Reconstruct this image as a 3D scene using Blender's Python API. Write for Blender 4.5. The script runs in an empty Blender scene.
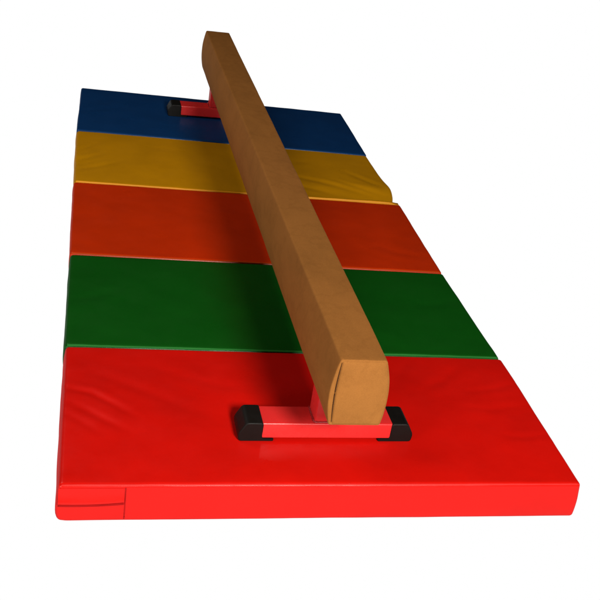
import bpy, math
import numpy as np
from mathutils import Matrix, Vector

scene = bpy.context.scene
COL = scene.collection
rng = np.random.default_rng(7)

# ------------------------------------------------------------------ helpers
def link(name, verts, faces, mat, parent=None, smooth=True, label=None):
    me = bpy.data.meshes.new(name)
    me.from_pydata([tuple(map(float, v)) for v in verts], [], [tuple(f) for f in faces])
    me.update()
    if smooth:
        me.polygons.foreach_set('use_smooth', [True] * len(me.polygons))
    if mat:
        me.materials.append(mat)
    o = bpy.data.objects.new(name, me)
    COL.objects.link(o)
    if parent:
        o.parent = parent
    if label:
        o['label'] = label
    return o

def empty(name, loc, label, cat):
    o = bpy.data.objects.new(name, None)
    o.empty_display_size = .1
    COL.objects.link(o)
    o.location = loc
    o['label'] = label
    o['category'] = cat
    o['kind'] = 'thing'
    return o

def sstep(a, b, x):
    t = np.clip((x - a) / (b - a), 0, 1)
    return t * t * (3 - 2 * t)

def spaced(L, r, n):
    """positions along an edge: dense in the rounded ends"""
    e = np.array([0, .2, .42, .65, .85, 1.0]) * r
    mid = np.linspace(r, L - r, n + 1)[1:-1]
    return np.concatenate([e, mid, (L - e)[::-1]])

def shell(X, Y, Z):
    """closed box surface as one welded grid; returns verts (unrounded) and faces"""
    nx, ny, nz = len(X), len(Y), len(Z)
    idx, V, F = {}, [], []
    def vid(i, j, k):
        key = (i, j, k)
        if key not in idx:
            idx[key] = len(V)
            V.append((X[i], Y[j], Z[k]))
        return idx[key]
    for i in range(nx - 1):
        for j in range(ny - 1):
            F.append((vid(i, j, nz-1), vid(i+1, j, nz-1), vid(i+1, j+1, nz-1), vid(i, j+1, nz-1)))
            F.append((vid(i, j, 0), vid(i, j+1, 0), vid(i+1, j+1, 0), vid(i+1, j, 0)))
    for i in range(nx - 1):
        for k in range(nz - 1):
            F.append((vid(i, 0, k), vid(i+1, 0, k), vid(i+1, 0, k+1), vid(i, 0, k+1)))
            F.append((vid(i, ny-1, k), vid(i, ny-1, k+1), vid(i+1, ny-1, k+1), vid(i+1, ny-1, k)))
    for j in range(ny - 1):
        for k in range(nz - 1):
            F.append((vid(0, j, k), vid(0, j, k+1), vid(0, j+1, k+1), vid(0, j+1, k)))
            F.append((vid(nx-1, j, k), vid(nx-1, j+1, k), vid(nx-1, j+1, k+1), vid(nx-1, j, k+1)))
    return np.array(V), F

def round_box(V, L, r):
    L = np.array(L)
    c = np.clip(V, r, L - r)
    d = V - c
    n = np.linalg.norm(d, axis=1, keepdims=True)
    n[n == 0] = 1
    return c + d / n * r

def noise2(x, y, scale, seed, octaves=3):
    """smooth value noise on numpy arrays"""
    out = np.zeros_like(x)
    amp, tot = 1.0, 0
    for o in range(octaves):
        g = np.random.default_rng(seed + o).uniform(-1, 1, (97, 97))
        u, v = x * scale + 13.7, y * scale + 7.3
        i, j = np.floor(u).astype(int), np.floor(v).astype(int)
        fu, fv = u - i, v - j
        fu, fv = fu*fu*(3-2*fu), fv*fv*(3-2*fv)
        G = lambda a, b: g[a % 97, b % 97]
        out += amp * ((G(i, j)*(1-fu) + G(i+1, j)*fu)*(1-fv) + (G(i, j+1)*(1-fu) + G(i+1, j+1)*fu)*fv)
        tot += amp
        amp *= .5
        scale *= 2.03
    return out / tot

def tube(path, radii, n=10):
    path = np.array(path, float)
    if np.isscalar(radii):
        radii = [radii] * len(path)
    V, F = [], []
    for i, p in enumerate(path):
        a, b = path[max(i-1, 0)], path[min(i+1, len(path)-1)]
        t = (b - a) / np.linalg.norm(b - a)
        s = np.cross(t, (0, 0, 1)); s /= np.linalg.norm(s)
        u = np.cross(s, t)
        for k in range(n):
            an = 2 * math.pi * k / n
            V.append(p + radii[i] * (math.cos(an) * s + math.sin(an) * u))
    for i in range(len(path) - 1):
        for k in range(n):
            k2 = (k + 1) % n
            F.append((i*n+k, i*n+k2, (i+1)*n+k2, (i+1)*n+k))
    F.append(tuple(range(n))[::-1])
    F.append(tuple((len(path)-1)*n + k for k in range(n)))
    return V, F

def rbox(lo, hi, r, seg=None):
    """small rounded box between two corners"""
    lo, hi = np.array(lo, float), np.array(hi, float)
    L = hi - lo
    V, F = shell(*[spaced(L[a], r, 4) for a in range(3)])
    return round_box(V, L, r) + lo, F

# ------------------------------------------------------------------ materials
def new_mat(name):
    m = bpy.data.materials.new(name)
    m.use_nodes = True
    nt = m.node_tree
    return m, nt, nt.nodes['Principled BSDF'], nt.nodes.new, nt.links.new

def tex_coord(nt):
    tc = nt.nodes.new('ShaderNodeTexCoord')
    return tc.outputs['Object']

def noise_node(nt, co, scale, detail=4, rough=.55):
    n = nt.nodes.new('ShaderNodeTexNoise')
    n.inputs['Scale'].default_value = scale
    n.inputs['Detail'].default_value = detail
    n.inputs['Roughness'].default_value = rough
    nt.links.new(co, n.inputs['Vector'])
    return n.outputs['Fac']

def ramp(nt, fac, stops):
    r = nt.nodes.new('ShaderNodeValToRGB')
    el = r.color_ramp.elements
    while len(el) < len(stops):
        el.new(.5)
    for e, (p, c) in zip(el, stops):
        e.position = p
        e.color = (*c, 1) if len(c) == 3 else c
    nt.links.new(fac, r.inputs['Fac'])
    return r.outputs['Color']

def maprange(nt, fac, a, b, c, d):
    m = nt.nodes.new('ShaderNodeMapRange')
    for k, v in zip(('From Min', 'From Max', 'To Min', 'To Max'), (a, b, c, d)):
        m.inputs[k].default_value = v
    nt.links.new(fac, m.inputs['Value'])
    return m.outputs['Result']

def bump(nt, h, strength, dist, prev=None):
    b = nt.nodes.new('ShaderNodeBump')
    b.inputs['Strength'].default_value = strength
    b.inputs['Distance'].default_value = dist
    nt.links.new(h, b.inputs['Height'])
    if prev is not None:
        nt.links.new(prev, b.inputs['Normal'])
    return b.outputs['Normal']

def vinyl(name, color, rough=.31, f0=.018, f1=.055, grain=.10):
    """coated fabric: diffuse body under a weak satin gloss"""
    m, nt, bs, N, Lk = new_mat(name)
    nt.nodes.remove(bs)
    co = tex_coord(nt)
    c = np.array(color)
    col = ramp(nt, noise_node(nt, co, 7, 5), [(.3, c * .92), (.7, np.minimum(c * 1.06, 1))])
    v = N('ShaderNodeTexVoronoi')                        # pebbled grain of the coated fabric
    v.inputs['Scale'].default_value = 620
    Lk(co, v.inputs['Vector'])
    b1 = bump(nt, noise_node(nt, co, 9, 3), .3, .004)
    b2 = bump(nt, v.outputs['Distance'], grain, .0006, b1)
    df = N('ShaderNodeBsdfDiffuse'); gl = N('ShaderNodeBsdfGlossy'); mx = N('ShaderNodeMixShader'); lw = N('ShaderNodeLayerWeight')
    Lk(col, df.inputs['Color']); Lk(b2, df.inputs['Normal']); Lk(b2, gl.inputs['Normal'])
    gl.inputs['Color'].default_value = (1, 1, 1, 1)
    Lk(maprange(nt, noise_node(nt, co, 11, 6, .65), .3, .7, rough - .05, rough + .07), gl.inputs['Roughness'])
    lw.inputs['Blend'].default_value = .35
    Lk(maprange(nt, lw.outputs['Facing'], .2, 1.0, f0, f1), mx.inputs['Fac'])
    Lk(df.outputs[0], mx.inputs[1]); Lk(gl.outputs[0], mx.inputs[2])
    Lk(mx.outputs[0], nt.nodes['Material Output'].inputs['Surface'])
    return m

def suede(name, color, k=1.0):
    m, nt, bs, N, Lk = new_mat(name)
    co = tex_coord(nt)
    mp = N('ShaderNodeMapping'); mp.inputs['Scale'].default_value = (1, .45, 1)
    Lk(co, mp.inputs['Vector'])
    c = np.array(color)
    n1 = noise_node(nt, mp.outputs[0], 14, 7, .62)
    base = ramp(nt, n1, [(.28, c * .89), (.5, c * .995), (.75, c * 1.06)])
    # darker rubbed lines across the nap
    mp2 = N('ShaderNodeMapping'); mp2.inputs['Scale'].default_value = (3.2, 3.6, 3)
    mp2.inputs['Rotation'].default_value = (0, 0, .5)
    Lk(co, mp2.inputs['Vector'])
    n2 = noise_node(nt, mp2.outputs[0], 2.1, 8, .6)
    line = ramp(nt, n2, [(.46, (1, 1, 1)), (.5, (.80, .78, .75)), (.535, (1, 1, 1))])
    mul = N('ShaderNodeMix'); mul.data_type = 'RGBA'; mul.blend_type = 'MULTIPLY'
    mul.inputs[0].default_value = .34 * k
    Lk(base, mul.inputs[6]); Lk(line, mul.inputs[7])
    fine = ramp(nt, noise_node(nt, co, 420, 3), [(.25, (.86, .86, .86)), (.75, (1.08, 1.08, 1.08))])
    mul2 = N('ShaderNodeMix'); mul2.data_type = 'RGBA'; mul2.blend_type = 'MULTIPLY'
    mul2.inputs[0].default_value = .8
    Lk(mul.outputs[2], mul2.inputs[6]); Lk(fine, mul2.inputs[7])
    Lk(mul2.outputs[2], bs.inputs['Base Color'])
    bs.inputs['Roughness'].default_value = .92
    bs.inputs['Specular IOR Level'].default_value = .05
    bs.inputs['Sheen Weight'].default_value = 0
    bs.inputs['Sheen Roughness'].default_value = .5
    b = bump(nt, noise_node(nt, co, 380, 4), .25, .0012)
    b = bump(nt, n1, .3, .004, b)
    Lk(b, bs.inputs['Normal'])
    return m

def plain(name, color, rough, spec=.5, coat=0, bscale=0, bstr=.1, bdist=.001):
    m, nt, bs, N, Lk = new_mat(name)
    co = tex_coord(nt)
    c = np.array(color)
    Lk(ramp(nt, noise_node(nt, co, 30, 4), [(.3, c * .88), (.7, c * 1.1)]), bs.inputs['Base Color'])
    Lk(maprange(nt, noise_node(nt, co, 40, 5), .3, .7, rough - .05, rough + .08), bs.inputs['Roughness'])
    bs.inputs['Specular IOR Level'].default_value = spec
    bs.inputs['Coat Weight'].default_value = coat
    bs.inputs['Coat Roughness'].default_value = .15
    if bscale:
        Lk(bump(nt, noise_node(nt, co, bscale, 3), bstr, bdist), bs.inputs['Normal'])
    return m

M = dict(
    red=vinyl('red_vinyl', (.535, .0045, .0020)),
    green=vinyl('green_vinyl', (.003, .066, .004)),
    orange=vinyl('orange_vinyl', (.45, .0225, .0010)),
    yellow=vinyl('yellow_vinyl', (.44, .194, .0014)),
    blue=vinyl('blue_vinyl', (.003, .031, .115)),
    suede=suede('tan_suede', (.272, .107, .0245)),
    zip=plain('red_zip_shade', (.27, .002, .002), .7, .1),
    stitch=plain('red_stitching', (.33, .004, .004), .7, .1),
    thread=plain('dark_red_thread', (.12, .002, .002), .8, .1),
    seam=plain('dark_thread', (.05, .018, .006), .9, .1),
    paint=vinyl('red_paint', (.64, .022, .022), .27, .035, .12, .03),
    red_seam_lit=vinyl('red_seam_lit', (.70, .010, .007), .55, .02, .05), green_seam_lit=vinyl('green_seam_lit', (.010, .13, .016), .6, .012, .03),  # seams paler than their vinyl: highlight of the rolled edges put into the colour
    orange_seam_lit=vinyl('orange_seam_lit', (.42, .05, .004), .65, .006, .015), yellow_seam_lit=vinyl('yellow_seam_lit', (.62, .25, .004), .5, .02, .04),
    weld=plain('painted_weld', (.30, .006, .008), .4, .4, .1, 300, .3, .001),
    rubber=plain('black_rubber', (.0045, .004, .0035), .5, .2, 0, 500, .15, .0005),
)

# ------------------------------------------------------------------ setting: white floor, made to glow so no shadow shows on it
m, nt, bs, N, Lk = new_mat('white_glow_floor')
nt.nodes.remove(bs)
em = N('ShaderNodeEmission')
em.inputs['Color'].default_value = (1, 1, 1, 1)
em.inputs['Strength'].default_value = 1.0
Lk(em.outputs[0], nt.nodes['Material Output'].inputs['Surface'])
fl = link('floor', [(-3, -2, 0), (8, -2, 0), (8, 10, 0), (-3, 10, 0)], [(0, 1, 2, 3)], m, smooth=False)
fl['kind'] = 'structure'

# ------------------------------------------------------------------ folding mat
T = .097          # mat thickness
Z0 = .003
mat = empty('folding_mat', (.6, 1.37, 0),
            'padded folding floor mat of five coloured panels, lying flat under the beam', 'gym mat')
MO = np.array((.6, 1.37, 0))

def crease(x, y, pts, w, a):
    """a soft valley with a raised lip beside it, along a polyline, fading out at both ends"""
    pts = np.array(pts)
    best = np.full(x.shape, 1e9); par = np.zeros_like(x); side = np.zeros_like(x)
    seg = np.linalg.norm(np.diff(pts, axis=0), axis=1); tot = seg.sum(); acc = 0
    for (p, q), L in zip(zip(pts[:-1], pts[1:]), seg):
        d = (q - p) / L
        s = np.clip((x - p[0]) * d[0] + (y - p[1]) * d[1], 0, L)
        dx, dy = x - p[0] - s * d[0], y - p[1] - s * d[1]
        D = np.hypot(dx, dy)
        k = D < best
        best = np.where(k, D, best)
        par = np.where(k, (acc + s) / tot, par)
        side = np.where(k, np.sign(d[0] * dy - d[1] * dx), side)
        acc += L
    sd = best * side
    fade = np.clip(np.sin(np.pi * np.clip(par * .9 + .1, 0, 1)), 0, 1)
    return a * fade * (-np.exp(-(sd / w) ** 2) + .35 * np.exp(-((sd - 1.7 * w) / (1.1 * w)) ** 2)
                       + .2 * np.exp(-((sd + 1.9 * w) / (1.3 * w)) ** 2))

def panel(name, FL, FR, BR, BL, material, label, r=.010, puff=.006, creases=(), seed=1, side_puff=.004,
          extra=None, res=.007, front_seam=.0022, lean=0.0, fall=0.0, seam_mat=None, foot=None):
    FL, FR, BR, BL = [np.array(p, float) for p in (FL, FR, BR, BL)]
    Lx = np.linalg.norm(FR - FL); Ly = np.linalg.norm(BL - FL); H = T - Z0
    X = spaced(Lx, r, int(Lx / res)); Y = spaced(Ly, r, int(Ly / res)); Z = spaced(H, r, 9)
    V, F = shell(X, Y, Z)
    V = round_box(V, (Lx, Ly, H), r)
    def warp(V):
        u, v, h = V[:, 0] / Lx, V[:, 1] / Ly, V[:, 2] / H
        uc, vc = np.clip(u, 0, 1), np.clip(v, 0, 1)
        # sides: bulge of the foam inside its cover
        zz = np.sin(np.pi * np.clip(h, 0, 1))
        du = side_puff * zz * (sstep(.06, 0, uc) * -1 + sstep(.94, 1, uc)) * (1 + .5 * noise2(V[:, 1], V[:, 2], 9, seed + 3))
        dv = side_puff * .6 * zz * (-sstep(.1, 0, vc) + sstep(.9, 1, vc)) * (1 + .5 * noise2(V[:, 0], V[:, 2], 7, seed + 5))
        xy = ((1-u)*(1-v))[:, None]*FL + (u*(1-v))[:, None]*FR + (u*v)[:, None]*BR + ((1-u)*v)[:, None]*BL
        x, y = xy[:, 0] + du, xy[:, 1] + dv
        # wavering outline
        x = x + .0018 * noise2(V[:, 1], V[:, 2], 6, seed + 8) * (sstep(.05, 0, uc) + sstep(.95, 1, uc))
        z = V[:, 2] + Z0
        w = sstep(.72, .97, h)
        dome = (np.clip(np.sin(np.pi * uc), 0, 1) ** .55) * (np.clip(np.sin(np.pi * vc), 0, 1) ** .55)
        dz = puff * dome - puff * .35 + fall * np.sin(np.pi * np.clip(vc, 0, 1) ** .85) ** 1.1 * np.clip(np.sin(np.pi * uc), 0, 1) ** .6
        dz = dz + .0016 * noise2(x, y, 4.2, seed, 3) * sstep(0, .06, np.minimum(vc, 1-vc) * Ly / .5) + .0006 * noise2(x, y, 16, seed + 20, 2)
        for pts, cw, a in creases:
            dz = dz + crease(x, y, pts, cw, a)
        if foot:                                   # foam pressed flat under the steel foot
            x0, x1, y0, y1 = foot
            fx = np.maximum(np.maximum(x0 - x, x - x1), 0); fy = np.maximum(np.maximum(y0 - y, y - y1), 0)
            k = 1 - sstep(.004, .115, np.hypot(fx, fy))
            dz = dz * (1 - k) - .0004 * k
        z = z + w * dz
        x = x + lean * (h - .5) * -1
        P = np.stack([x, y, z], 1)
        if extra is not None:
            P = extra(P, u, v, h)
        return P
    P = warp(V)
    o = link(name, P - MO, F, material, mat, True, label)
    # welded seam ridge along the upper front edge
    if front_seam:
        n = 160
        k = r * (1 - .7071)
        q = np.stack([np.linspace(r * .6, Lx - r * .6, n), np.full(n, k * .75), np.full(n, H - k * .75)], 1)
        q = warp(q)
        q[:, 2] += .0004 * noise2(q[:, 0], q[:, 1], 30, seed + 40)
        rad = np.full(n, front_seam) * (1 + .18 * noise2(q[:, 0], q[:, 1], 22, seed + 41))
        TV, TF = tube(q, rad)
        link('seam', np.array(TV) - MO, TF, seam_mat or material, o)
    return o, warp, (Lx, Ly, H)

g = .002
def red_shape(P, u, v, h):
    # the foot of the front side stands a little proud and the bottom corners are soft
    P[:, 1] -= .007 * sstep(.15, 0, v) * sstep(1, .1, h)
    P[:, 2] -= .0025 * sstep(.5, 0, h)
    P[:, 0] += .006 * sstep(.9, 1, u) * (1 - np.clip(h, 0, 1))
    P[:, 1] += .0016 * noise2(P[:, 0], P[:, 2], 5, 77) * sstep(.1, 0, v) * np.sin(np.pi * np.clip(h, 0, 1))
    P[:, 2] += .0010 * noise2(P[:, 0], P[:, 0] * 0, 9, 78) * sstep(.5, 0, h)
    c = sstep(.022, 0, u) * sstep(.25, 0, h) * sstep(.06, 0, v)
    P[:, 0] += c * .004
    P[:, 2] += c * .0025
    return P
red, red_warp, red_dim = panel('panel', (-.004, 0), (1.1985, .003), (1.201, .5605 - g), (-.004, .560 - g), M['red'],
    'red panel nearest the camera', r=.009, puff=.003, seed=11, lean=-.006, fall=.003, extra=red_shape, seam_mat=M['red_seam_lit'], foot=(.385, .84, .150, .245), res=.006, side_puff=.003, front_seam=.0017,
    creases=[
        ([(-.002, .365), (.061, .3425), (.115, .294), (.175, .232)], 0.0110, 0.0023),
        ([(.010, .306), (.084, .2404), (.152, .178)], 0.0110, 0.0018),
        ([(.06, .437), (.18, .36), (.36, .232)], 0.0187, 0.0014),
        ([(-.002, .262), (.05, .215), (.09, .165)], 0.0102, 0.0010),
        ([(.20, .47), (.33, .40), (.50, .345)], 0.0187, 0.0008),
        ([(1.06, .515), (.98, .43), (.89, .365)], 0.0153, 0.0012),
        ([(1.195, .43), (1.13, .40), (1.02, .375)], 0.0127, 0.0010),
        ([(1.195, .196), (1.12, .183), (1.05, .19)], 0.0119, 0.0009),
        ([(.92, .53), (.86, .45), (.83, .37)], 0.0153, 0.0008),
        ([(1.19, .33), (1.08, .30), (.98, .31)], 0.0136, 0.0008),
    ])
panel('panel', (-.0045, .562 + g), (1.201, .562 + g), (1.1935, 1.0875 - g), (-.0025, 1.0945 - g), M['green'],
    'green panel second from the camera', r=.010, puff=.005, seed=23, front_seam=.0034, seam_mat=M['green_seam_lit'],
    creases=[([(.0, .80), (.08, .83), (.17, .90)], .02, .0012), ([(1.19, .9), (1.1, .86), (1.0, .85)], .02, .001)])
panel('panel', (-.003, 1.0965 + g), (1.1935, 1.0895 + g), (1.200, 1.6485 - g), (-.0025, 1.668 - g), M['orange'],
    'orange panel in the middle of the mat', r=.008, puff=.004, seed=37, front_seam=.0014, seam_mat=M['orange_seam_lit'],
    creases=[([(1.19, 1.2), (1.08, 1.22), (.98, 1.28)], .02, .001)])

def yellow_sag(P, u, v, h):
    # the front right corner of the yellow cover has slumped: its edge rolls down and pulls back
    s = sstep(.62, .99, u) * sstep(.34, .0, v)
    P[:, 2] -= s * .030 * sstep(.1, .9, h)
    P[:, 1] += s * .020
    P[:, 0] -= sstep(.9, 1, u) * sstep(.2, 0, v) * .012
    P[:, 0] += .010 * sstep(.93, 1, u) * np.exp(-((v - .30) / .16) ** 2)
    return P
yel, yw, yd = panel('panel', (-.0025, 1.672 + g), (1.199, 1.654 + g), (1.1945, 2.168 - g), (-.003, 2.209 - g), M['yellow'],
    'yellow panel with a slumped front right corner', r=.012, puff=.006, seed=51, extra=yellow_sag, front_seam=0,
    creases=[
        ([(.0, 1.875), (.06, 1.925), (.12, 1.99)], .014, 0.0015),
        ([(.0, 1.785), (.08, 1.83), (.17, 1.895)], .014, 0.0014),
        ([(.0, 1.98), (.05, 2.035), (.09, 2.09)], .012, 0.0009),
        ([(1.05, 1.945), (1.12, 1.87), (1.19, 1.785)], .016, 0.0023),
        ([(.80, 1.865), (.98, 1.80), (1.17, 1.712)], .018, 0.0025),
        ([(.98, 1.845), (1.08, 1.79), (1.18, 1.74)], .015, 0.0023),
        ([(.72, 1.80), (.86, 1.755), (1.0, 1.71)], .016, 0.0014),
    ])
# hinge strip joining yellow to orange, widening to the right where the corner pulled back
n = 120
V, F = [], []
for i, u in enumerate(np.linspace(.004, .9985, n)):
    x = -.0025 + 1.2015 * u
    y = 1.6685 - .0178 * u
    tip = float(sstep(1, .965, np.array(u)))
    w = .006 + .020 * sstep(.55, 1, u)
    hgt = T - .0025 + .0009 * float(noise2(np.array([x * 3]), np.array([.2]), 9, 90)[0])
    up = (.0040 + .0022 * float(sstep(.5, 1, np.array(u)))) * tip - .004 * (1 - tip)
    prof = [(0, -.03), (0, -.001), (.001, up * .7), (.003, up), (w * .7, up * .5), (w, -.006), (w, -.03)]
    for (dy, dz) in prof:
        V.append((x, y + dy, hgt + dz))
k = 7
for i in range(n - 1):
    for j in range(k):
        j2 = (j + 1) % k
        F.append((i*k+j, (i+1)*k+j, (i+1)*k+j2, i*k+j2))
F.append(tuple(range(k))); F.append(tuple((n-1)*k + j for j in range(k))[::-1])
link('hinge_strip', np.array(V) - MO, F, M['yellow_seam_lit'], yel)  # brighter yellow paints the light caught by the strip's front

panel('panel', (-.003, 2.212 + g), (1.1945, 2.171 + g), (1.201, 2.720), (.008, 2.775), M['blue'],
    'blue panel farthest from the camera', r=.007, puff=.004, seed=67, front_seam=0, foot=(.35, .83, 2.465, 2.56),
    creases=[([(.0, 2.45), (.09, 2.48), (.2, 2.56)], .02, .001)])

# zip cover and seam on the front side of the red panel
def front_y(x, z):
    q = red_warp(np.array([[x + .004, 0, z - Z0]]))
    return float(q[0, 1])
V, F = [], []
nx, nz = 40, 10
for i in range(nx):
    x = -.0015 + .138 * i / (nx - 1)
    sag = .0025 * math.sin(math.pi * i / (nx - 1)) + .003 * (1 - i / (nx - 1))
    for j in range(nz):
        t = j / (nz - 1)
        z = (T - .010) * (1 - t) + (.0555 + .0015 * i / (nx - 1) - sag) * t
        out = .0008 + .0045 * t ** 2.4
        V.append((x, front_y(x, z) - out, z))
m0 = len(V)
for i in range(nx):          # turned-under lower edge
    x, y, z = V[i*nz + nz - 1]
    V.append((x, y + .0005, z - .0022))
m1 = len(V)
for i in range(nx):
    x, y, z = V[i*nz + nz - 1]
    V.append((x, y + .008, z - .0005))
for i in range(nx - 1):
    for j in range(nz - 1):
        F.append((i*nz+j, i*nz+j+1, (i+1)*nz+j+1, (i+1)*nz+j))
    F.append((i*nz+nz-1, m0+i, m0+i+1, (i+1)*nz+nz-1))
    F.append((m0+i, m1+i, m1+i+1, m0+i+1))
zf = link('zip_cover', np.array(V) - MO, [f[::-1] for f in F], M['red'], red)
zs = [(.1385, front_y(.1385, z) - .0004, z) for z in np.linspace(.010, T - .009, 14)]
TV, TF = tube([(x + 1e-5 * i, y, z) for i, (x, y, z) in enumerate(zs)], .0012, 8)
link('seam', np.array(TV) - MO, TF, M['stitch'], red)
zp = [(-.0005 + .1365 * t, front_y(-.0005 + .1365 * t, .049) - .0020, .0492 + .0015 * t - .0025 * math.sin(math.pi * t) - .003 * (1 - t)) for t in np.linspace(0, 1, 40)]
TV, TF = tube(zp, .0026, 8)
link('zip', np.array(TV) - MO, TF, M['zip'], red)  # zip coloured dark to paint the shadow line under the cover

# ------------------------------------------------------------------ balance beam
K = (.5832 - .6107) / (2.6931 + .0013)          # sideways drift of the beam axis per metre
ANG = -math.atan(K)
BY0, BY1 = -.0013, 2.6931
ZB, ZT = .2588, .4245
beam = empty('balance_beam', (.6107, BY0, T),
             'long tan suede-covered low balance beam on two red steel feet, standing along the mat', 'balance beam')
beam.rotation_euler = (0, 0, ANG)
BL_ = (BY1 - BY0) / math.cos(ANG)
HB = ZT - ZB
zb, zt = ZB - T, ZT - T

def section(inset=0.0, n=22):
    """closed profile (x, z) with bowed sides and softly rounded corners"""
    xl0, xl1, xr0, xr1 = -.0550, -.0530, .0600, .0480
    rc = .009
    pts = []
    bow = .0115
    def side(t, a, b, s):
        return a + (b - a) * t + s * bow * 4 * t * (1 - t)
    # left side going up
    L = [(side(t, xl0, xl1, -1), t * HB) for t in np.linspace(0, 1, n)]
    R = [(side(t, xr0, xr1, 1), t * HB) for t in np.linspace(1, 0, n)]
    Tp = [(x, HB) for x in np.linspace(xl1, xr1, 14)[1:-1]]
    Bt = [(x, 0) for x in np.linspace(xr0, xl0, 14)[1:-1]]
    P = np.array(L + Tp + R + Bt)
    # corner rounding: chaikin passes near corners via resample + smoothing
    for _ in range(2):
        q = .75 * P + .25 * np.roll(P, -1, 0); r_ = .25 * P + .75 * np.roll(P, -1, 0)
        P = np.stack([q, r_], 1).reshape(-1, 2)
    for _ in range(3):
        P = .25 * np.roll(P, 1, 0) + .5 * P + .25 * np.roll(P, -1, 0)
    if inset:
        d = P - np.roll(P, 1, 0); d2 = np.roll(P, -1, 0) - P
        t = d / (np.linalg.norm(d, axis=1, keepdims=True) + 1e-9) + d2 / (np.linalg.norm(d2, axis=1, keepdims=True) + 1e-9)
        t /= np.linalg.norm(t, axis=1, keepdims=True) + 1e-9
        nrm = np.stack([t[:, 1], -t[:, 0]], 1)      # clockwise profile: inward
        P = P + nrm * inset
    return P

sec = section()
ns = len(sec)
er = .0035
stations = [(er * (1 - math.cos(a)), er * (1 - math.sin(a))) for a in np.linspace(0, math.pi / 2, 6)]
ys, ins = [], []
for d, i in stations:
    ys.append(d); ins.append(i)
for y in np.linspace(er, BL_ - er, 260)[1:-1]:
    ys.append(y); ins.append(0)
for d, i in stations[::-1]:
    ys.append(BL_ - d); ins.append(i)
V = []
for y, i in zip(ys, ins):
    S = section(i) if i > 1e-6 else sec
    yy = np.full(ns, y)
    wob = .0011 * noise2(yy * 1.0 + S[:, 0] * 2, S[:, 1] * 4 + S[:, 0] * 3, 5, 5, 3)
    cen = S.mean(0)
    dirs = (S - cen) / np.linalg.norm(S - cen, axis=1, keepdims=True)
    Q = S + dirs * wob[:, None]
    V.extend(np.stack([Q[:, 0], yy, Q[:, 1] + zb], 1))
F = []
for i in range(len(ys) - 1):
    for k in range(ns):
        k2 = (k + 1) % ns
        F.append((i*ns+k, (i+1)*ns+k, (i+1)*ns+k2, i*ns+k2))
F.append(tuple(range(ns)))
F.append(tuple((len(ys)-1)*ns + k for k in range(ns))[::-1])
body = link('beam_body', V, F, M['suede'], beam)
# flat ends must not be smoothed into the sides
for p in body.data.polygons:
    if len(p.vertices) > 4:
        p.use_smooth = False

# sewn end panel: covers the front end from the seam to the right edge, slightly padded
xl0, xl1, xr0, xr1, bow = -.0550, -.0530, .0600, .0480, .0115
nu, nv = 26, 34
V, F = [], []
def endpt(u, t):
    a = -.0486 - .0005 * t - .0036 * math.sin(math.pi * t)
    b = xr0 + (xr1 - xr0) * t + bow * 4 * t * (1 - t) - .0022
    x = a + (b - a) * u
    z = zb + .003 + (HB - .0055) * t
    e = min(u, 1 - u) * (b - a), min(t, 1 - t) * (HB - .0055)
    rr = .006
    lift = 1.0
    for k in e:
        lift *= math.sqrt(max(0, 1 - max(0, 1 - k / rr) ** 2))
    y = .0015 - .0040 * lift - .0035 * math.sin(math.pi * u) * math.sin(math.pi * t)
    return (x, y, z)
def es(n, frac):
    e = np.array([0, .15, .35, .6, 1]) * frac
    return np.concatenate([e, np.linspace(frac, 1 - frac, n - 8)[1:-1], (1 - e)[::-1]])
U, W_ = es(nu, .06), es(nv, .04)
for u in U:
    for t in W_:
        V.append(endpt(u, t))
a_, b_ = len(U), len(W_)
for i in range(a_ - 1):
    for j in range(b_ - 1):
        F.append((i*b_+j, (i+1)*b_+j, (i+1)*b_+j+1, i*b_+j+1))
endp = link('end_panel', V, F, M['suede'], body)
# dark open seam beside it
q = [(-.0502 - .0005 * t - .0036 * math.sin(math.pi * t) + 1e-6 * i, -.0013, zb + .010 + (HB - .016) * t) for i, t in enumerate(np.linspace(0, 1, 24))]
TV, TF = tube(q, [.0011 * (1 - .6 * abs(2*t-1) ** 3) for t in np.linspace(0, 1, 24)], 8)
link('seam', TV, TF, M['seam'], body)

# feet --------------------------------------------------------------
FD, FH = .0721, .0418                 # depth and height of the cross bar
ZBAR = .0487                          # top of the bar above the mat
HALF = .1553                          # half length of bare bar between caps
PW = .034                             # half width of the upright

def prism(profile, y0, y1, r):
    """x-z outline pushed from y0 to y1 with rounded rims"""
    P = np.array(profile, float)
    # subdivide + smooth outline corners slightly
    Q = []
    n = len(P)
    for i in range(n):
        p, a, b = P[i], P[i-1], P[(i+1) % n]
        da, db = np.linalg.norm(a - p), np.linalg.norm(b - p)
        k = min(.0075, da * .45, db * .45)
        s, e = p + (a - p) / da * k, p + (b - p) / db * k
        for t in (0, .17, .34, .5, .66, .83, 1):
            Q.append((1-t)**2 * s + 2*t*(1-t) * p + t*t * e)
    Q = np.array(Q); c = Q.mean(0)
    m_ = len(Q)
    V, F = [], []
    rims = [(y0, r), (y0 + r * .3, r * .3), (y0 + r, 0), (y1 - r, 0), (y1 - r * .3, r * .3), (y1, r)]
    for y, ins in rims:
        d = c - Q
        S = Q + d / np.linalg.norm(d, axis=1, keepdims=True) * ins
        V.extend([(x, y, z) for x, z in S])
    for i in range(len(rims) - 1):
        for k in range(m_):
            k2 = (k + 1) % m_
            F.append((i*m_+k, i*m_+k2, (i+1)*m_+k2, (i+1)*m_+k))
    F.append(tuple(range(m_))[::-1]); F.append(tuple((len(rims)-1)*m_ + k for k in range(m_)))
    return V, F

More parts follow.
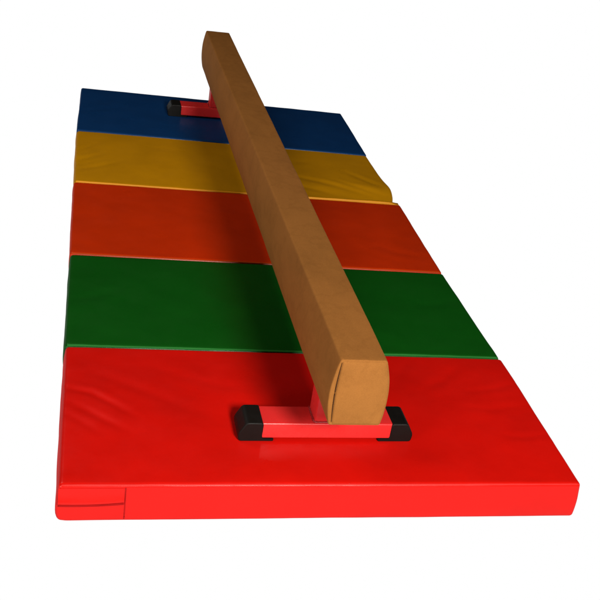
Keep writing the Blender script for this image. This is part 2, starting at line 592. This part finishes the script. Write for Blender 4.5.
def make_foot(y0, label):
    """y0: front of the bar in beam space; z = 0 is the mat"""
    y1 = y0 + FD
    dz0 = -.0005
    V, F = rbox((-HALF - .02, y0, ZBAR - FH), (HALF + .02, y1, ZBAR), .0035)
    bar = link('foot_bar', V, F, M['paint'], beam, True, label)
    V, F = rbox((-PW, y0 + .006, ZBAR - .001), (PW, y1 - .006, zb + .004), .003)
    link('post', V, F, M['paint'], bar)
    # weld bead round the base of the post
    path = []
    xa, ya, yb = PW + .0005, y0 + .0055, y1 - .0055
    for i in range(61):
        t = i / 60 * 4
        s = t % 1
        c = [(-xa, ya), (xa, ya), (xa, yb), (-xa, yb), (-xa, ya)]
        a, b = c[int(min(t, 3.999))], c[int(min(t, 3.999)) + 1]
        if t >= 4: s = 1
        path.append((a[0] + (b[0]-a[0])*s, a[1] + (b[1]-a[1])*s, ZBAR + .0008))
    rad = [.0030 + .0010 * math.sin(i * 2.4) + .0006 * rng.uniform(-1, 1) for i in range(61)]
    TV, TF = tube(path, rad, 8)
    link('weld_bead', TV, TF, M['weld'], bar)
    for s in (-1, 1):
        # sleeve cap: flat top, sloped outer end, base pad reaching in under the bar
        prof = [(HALF, ZBAR + .0022), (HALF + .041, ZBAR + .0022), (HALF + .058, .020), (HALF + .0555, dz0),
                (HALF - .028, dz0), (HALF - .028, (ZBAR - FH) - .0006), (HALF, (ZBAR - FH) - .0006)]
        prof = [(x * s, z) for x, z in prof]
        if s < 0: prof = prof[::-1]
        V, F = prism(prof, y0 - .0022, y1 + .0022, .003)
        c = link('end_cap', V, F, M['rubber'], bar)
        import bmesh
        bm = bmesh.new(); bm.from_mesh(c.data)
        bmesh.ops.recalc_face_normals(bm, faces=bm.faces); bm.to_mesh(c.data); bm.free()
        c.data.polygons.foreach_set('use_smooth', [False] * len(c.data.polygons))
    return bar

make_foot((.161 - BY0) / math.cos(ANG), 'front red steel foot with black end caps, resting on the red panel')
make_foot((2.4762 - BY0) / math.cos(ANG), 'rear red steel foot with black end caps, resting on the blue panel')

import bmesh
for o in list(COL.objects):
    if o.type == 'MESH' and o.name.split('.')[0] in ('beam_body', 'end_panel', 'seam', 'hinge_strip', 'weld_bead', 'zip_cover', 'panel'):
        bm = bmesh.new(); bm.from_mesh(o.data)
        if o.name.split('.')[0] not in ('end_panel', 'zip_cover'):
            bmesh.ops.recalc_face_normals(bm, faces=bm.faces)
        bm.to_mesh(o.data); bm.free()

# ------------------------------------------------------------------ light
def area(name, loc, target, size, power, color):
    l = bpy.data.lights.new(name, 'AREA')
    l.shape = 'DISK'; l.size = size; l.energy = power; l.color = color
    o = bpy.data.objects.new(name, l)
    COL.objects.link(o)
    o.location = loc
    d = Vector(target) - Vector(loc)
    o.rotation_euler = d.to_track_quat('-Z', 'Y').to_euler()
    return o
area('studio_lamp', (1.02, -2.35, 1.97), (.6, .7, .1), .72, 156, (1, .95, .87))
area('ceiling_bounce', (-1.2, 1.6, 2.6), (.6, 2.2, 0), 1.3, 30, (1, .95, .86))
area('fill_lamp', (-1.95, -1.9, .72), (.6, .9, .25), .9, 40, (1, .93, .82))

w = bpy.data.worlds.new('World')
scene.world = w
w.use_nodes = True
bg = w.node_tree.nodes['Background']
bg.inputs['Color'].default_value = (1, .9, .78, 1)
bg.inputs['Strength'].default_value = .015

# ------------------------------------------------------------------ camera
cam = bpy.data.cameras.new('camera')
co = bpy.data.objects.new('camera', cam)
COL.objects.link(co)
Fw = Vector((.22036116, .85799149, -.46399522)); R = Vector((.97457893, -.17393539, .14121753)); Up = Vector((-.04045825, .48331882, .87450903))
mw = Matrix(((R.x, Up.x, -Fw.x, .0162), (R.y, Up.y, -Fw.y, -1.6908), (R.z, Up.z, -Fw.z, 1.4742), (0, 0, 0, 1)))
co.matrix_world = mw
cam.sensor_width = 36
cam.lens = 996.1382 / 600 * 36
cam.clip_end = 100
scene.camera = co

scene.view_settings.view_transform = 'Standard'
scene.view_settings.look = 'None'
scene.view_settings.exposure = 0
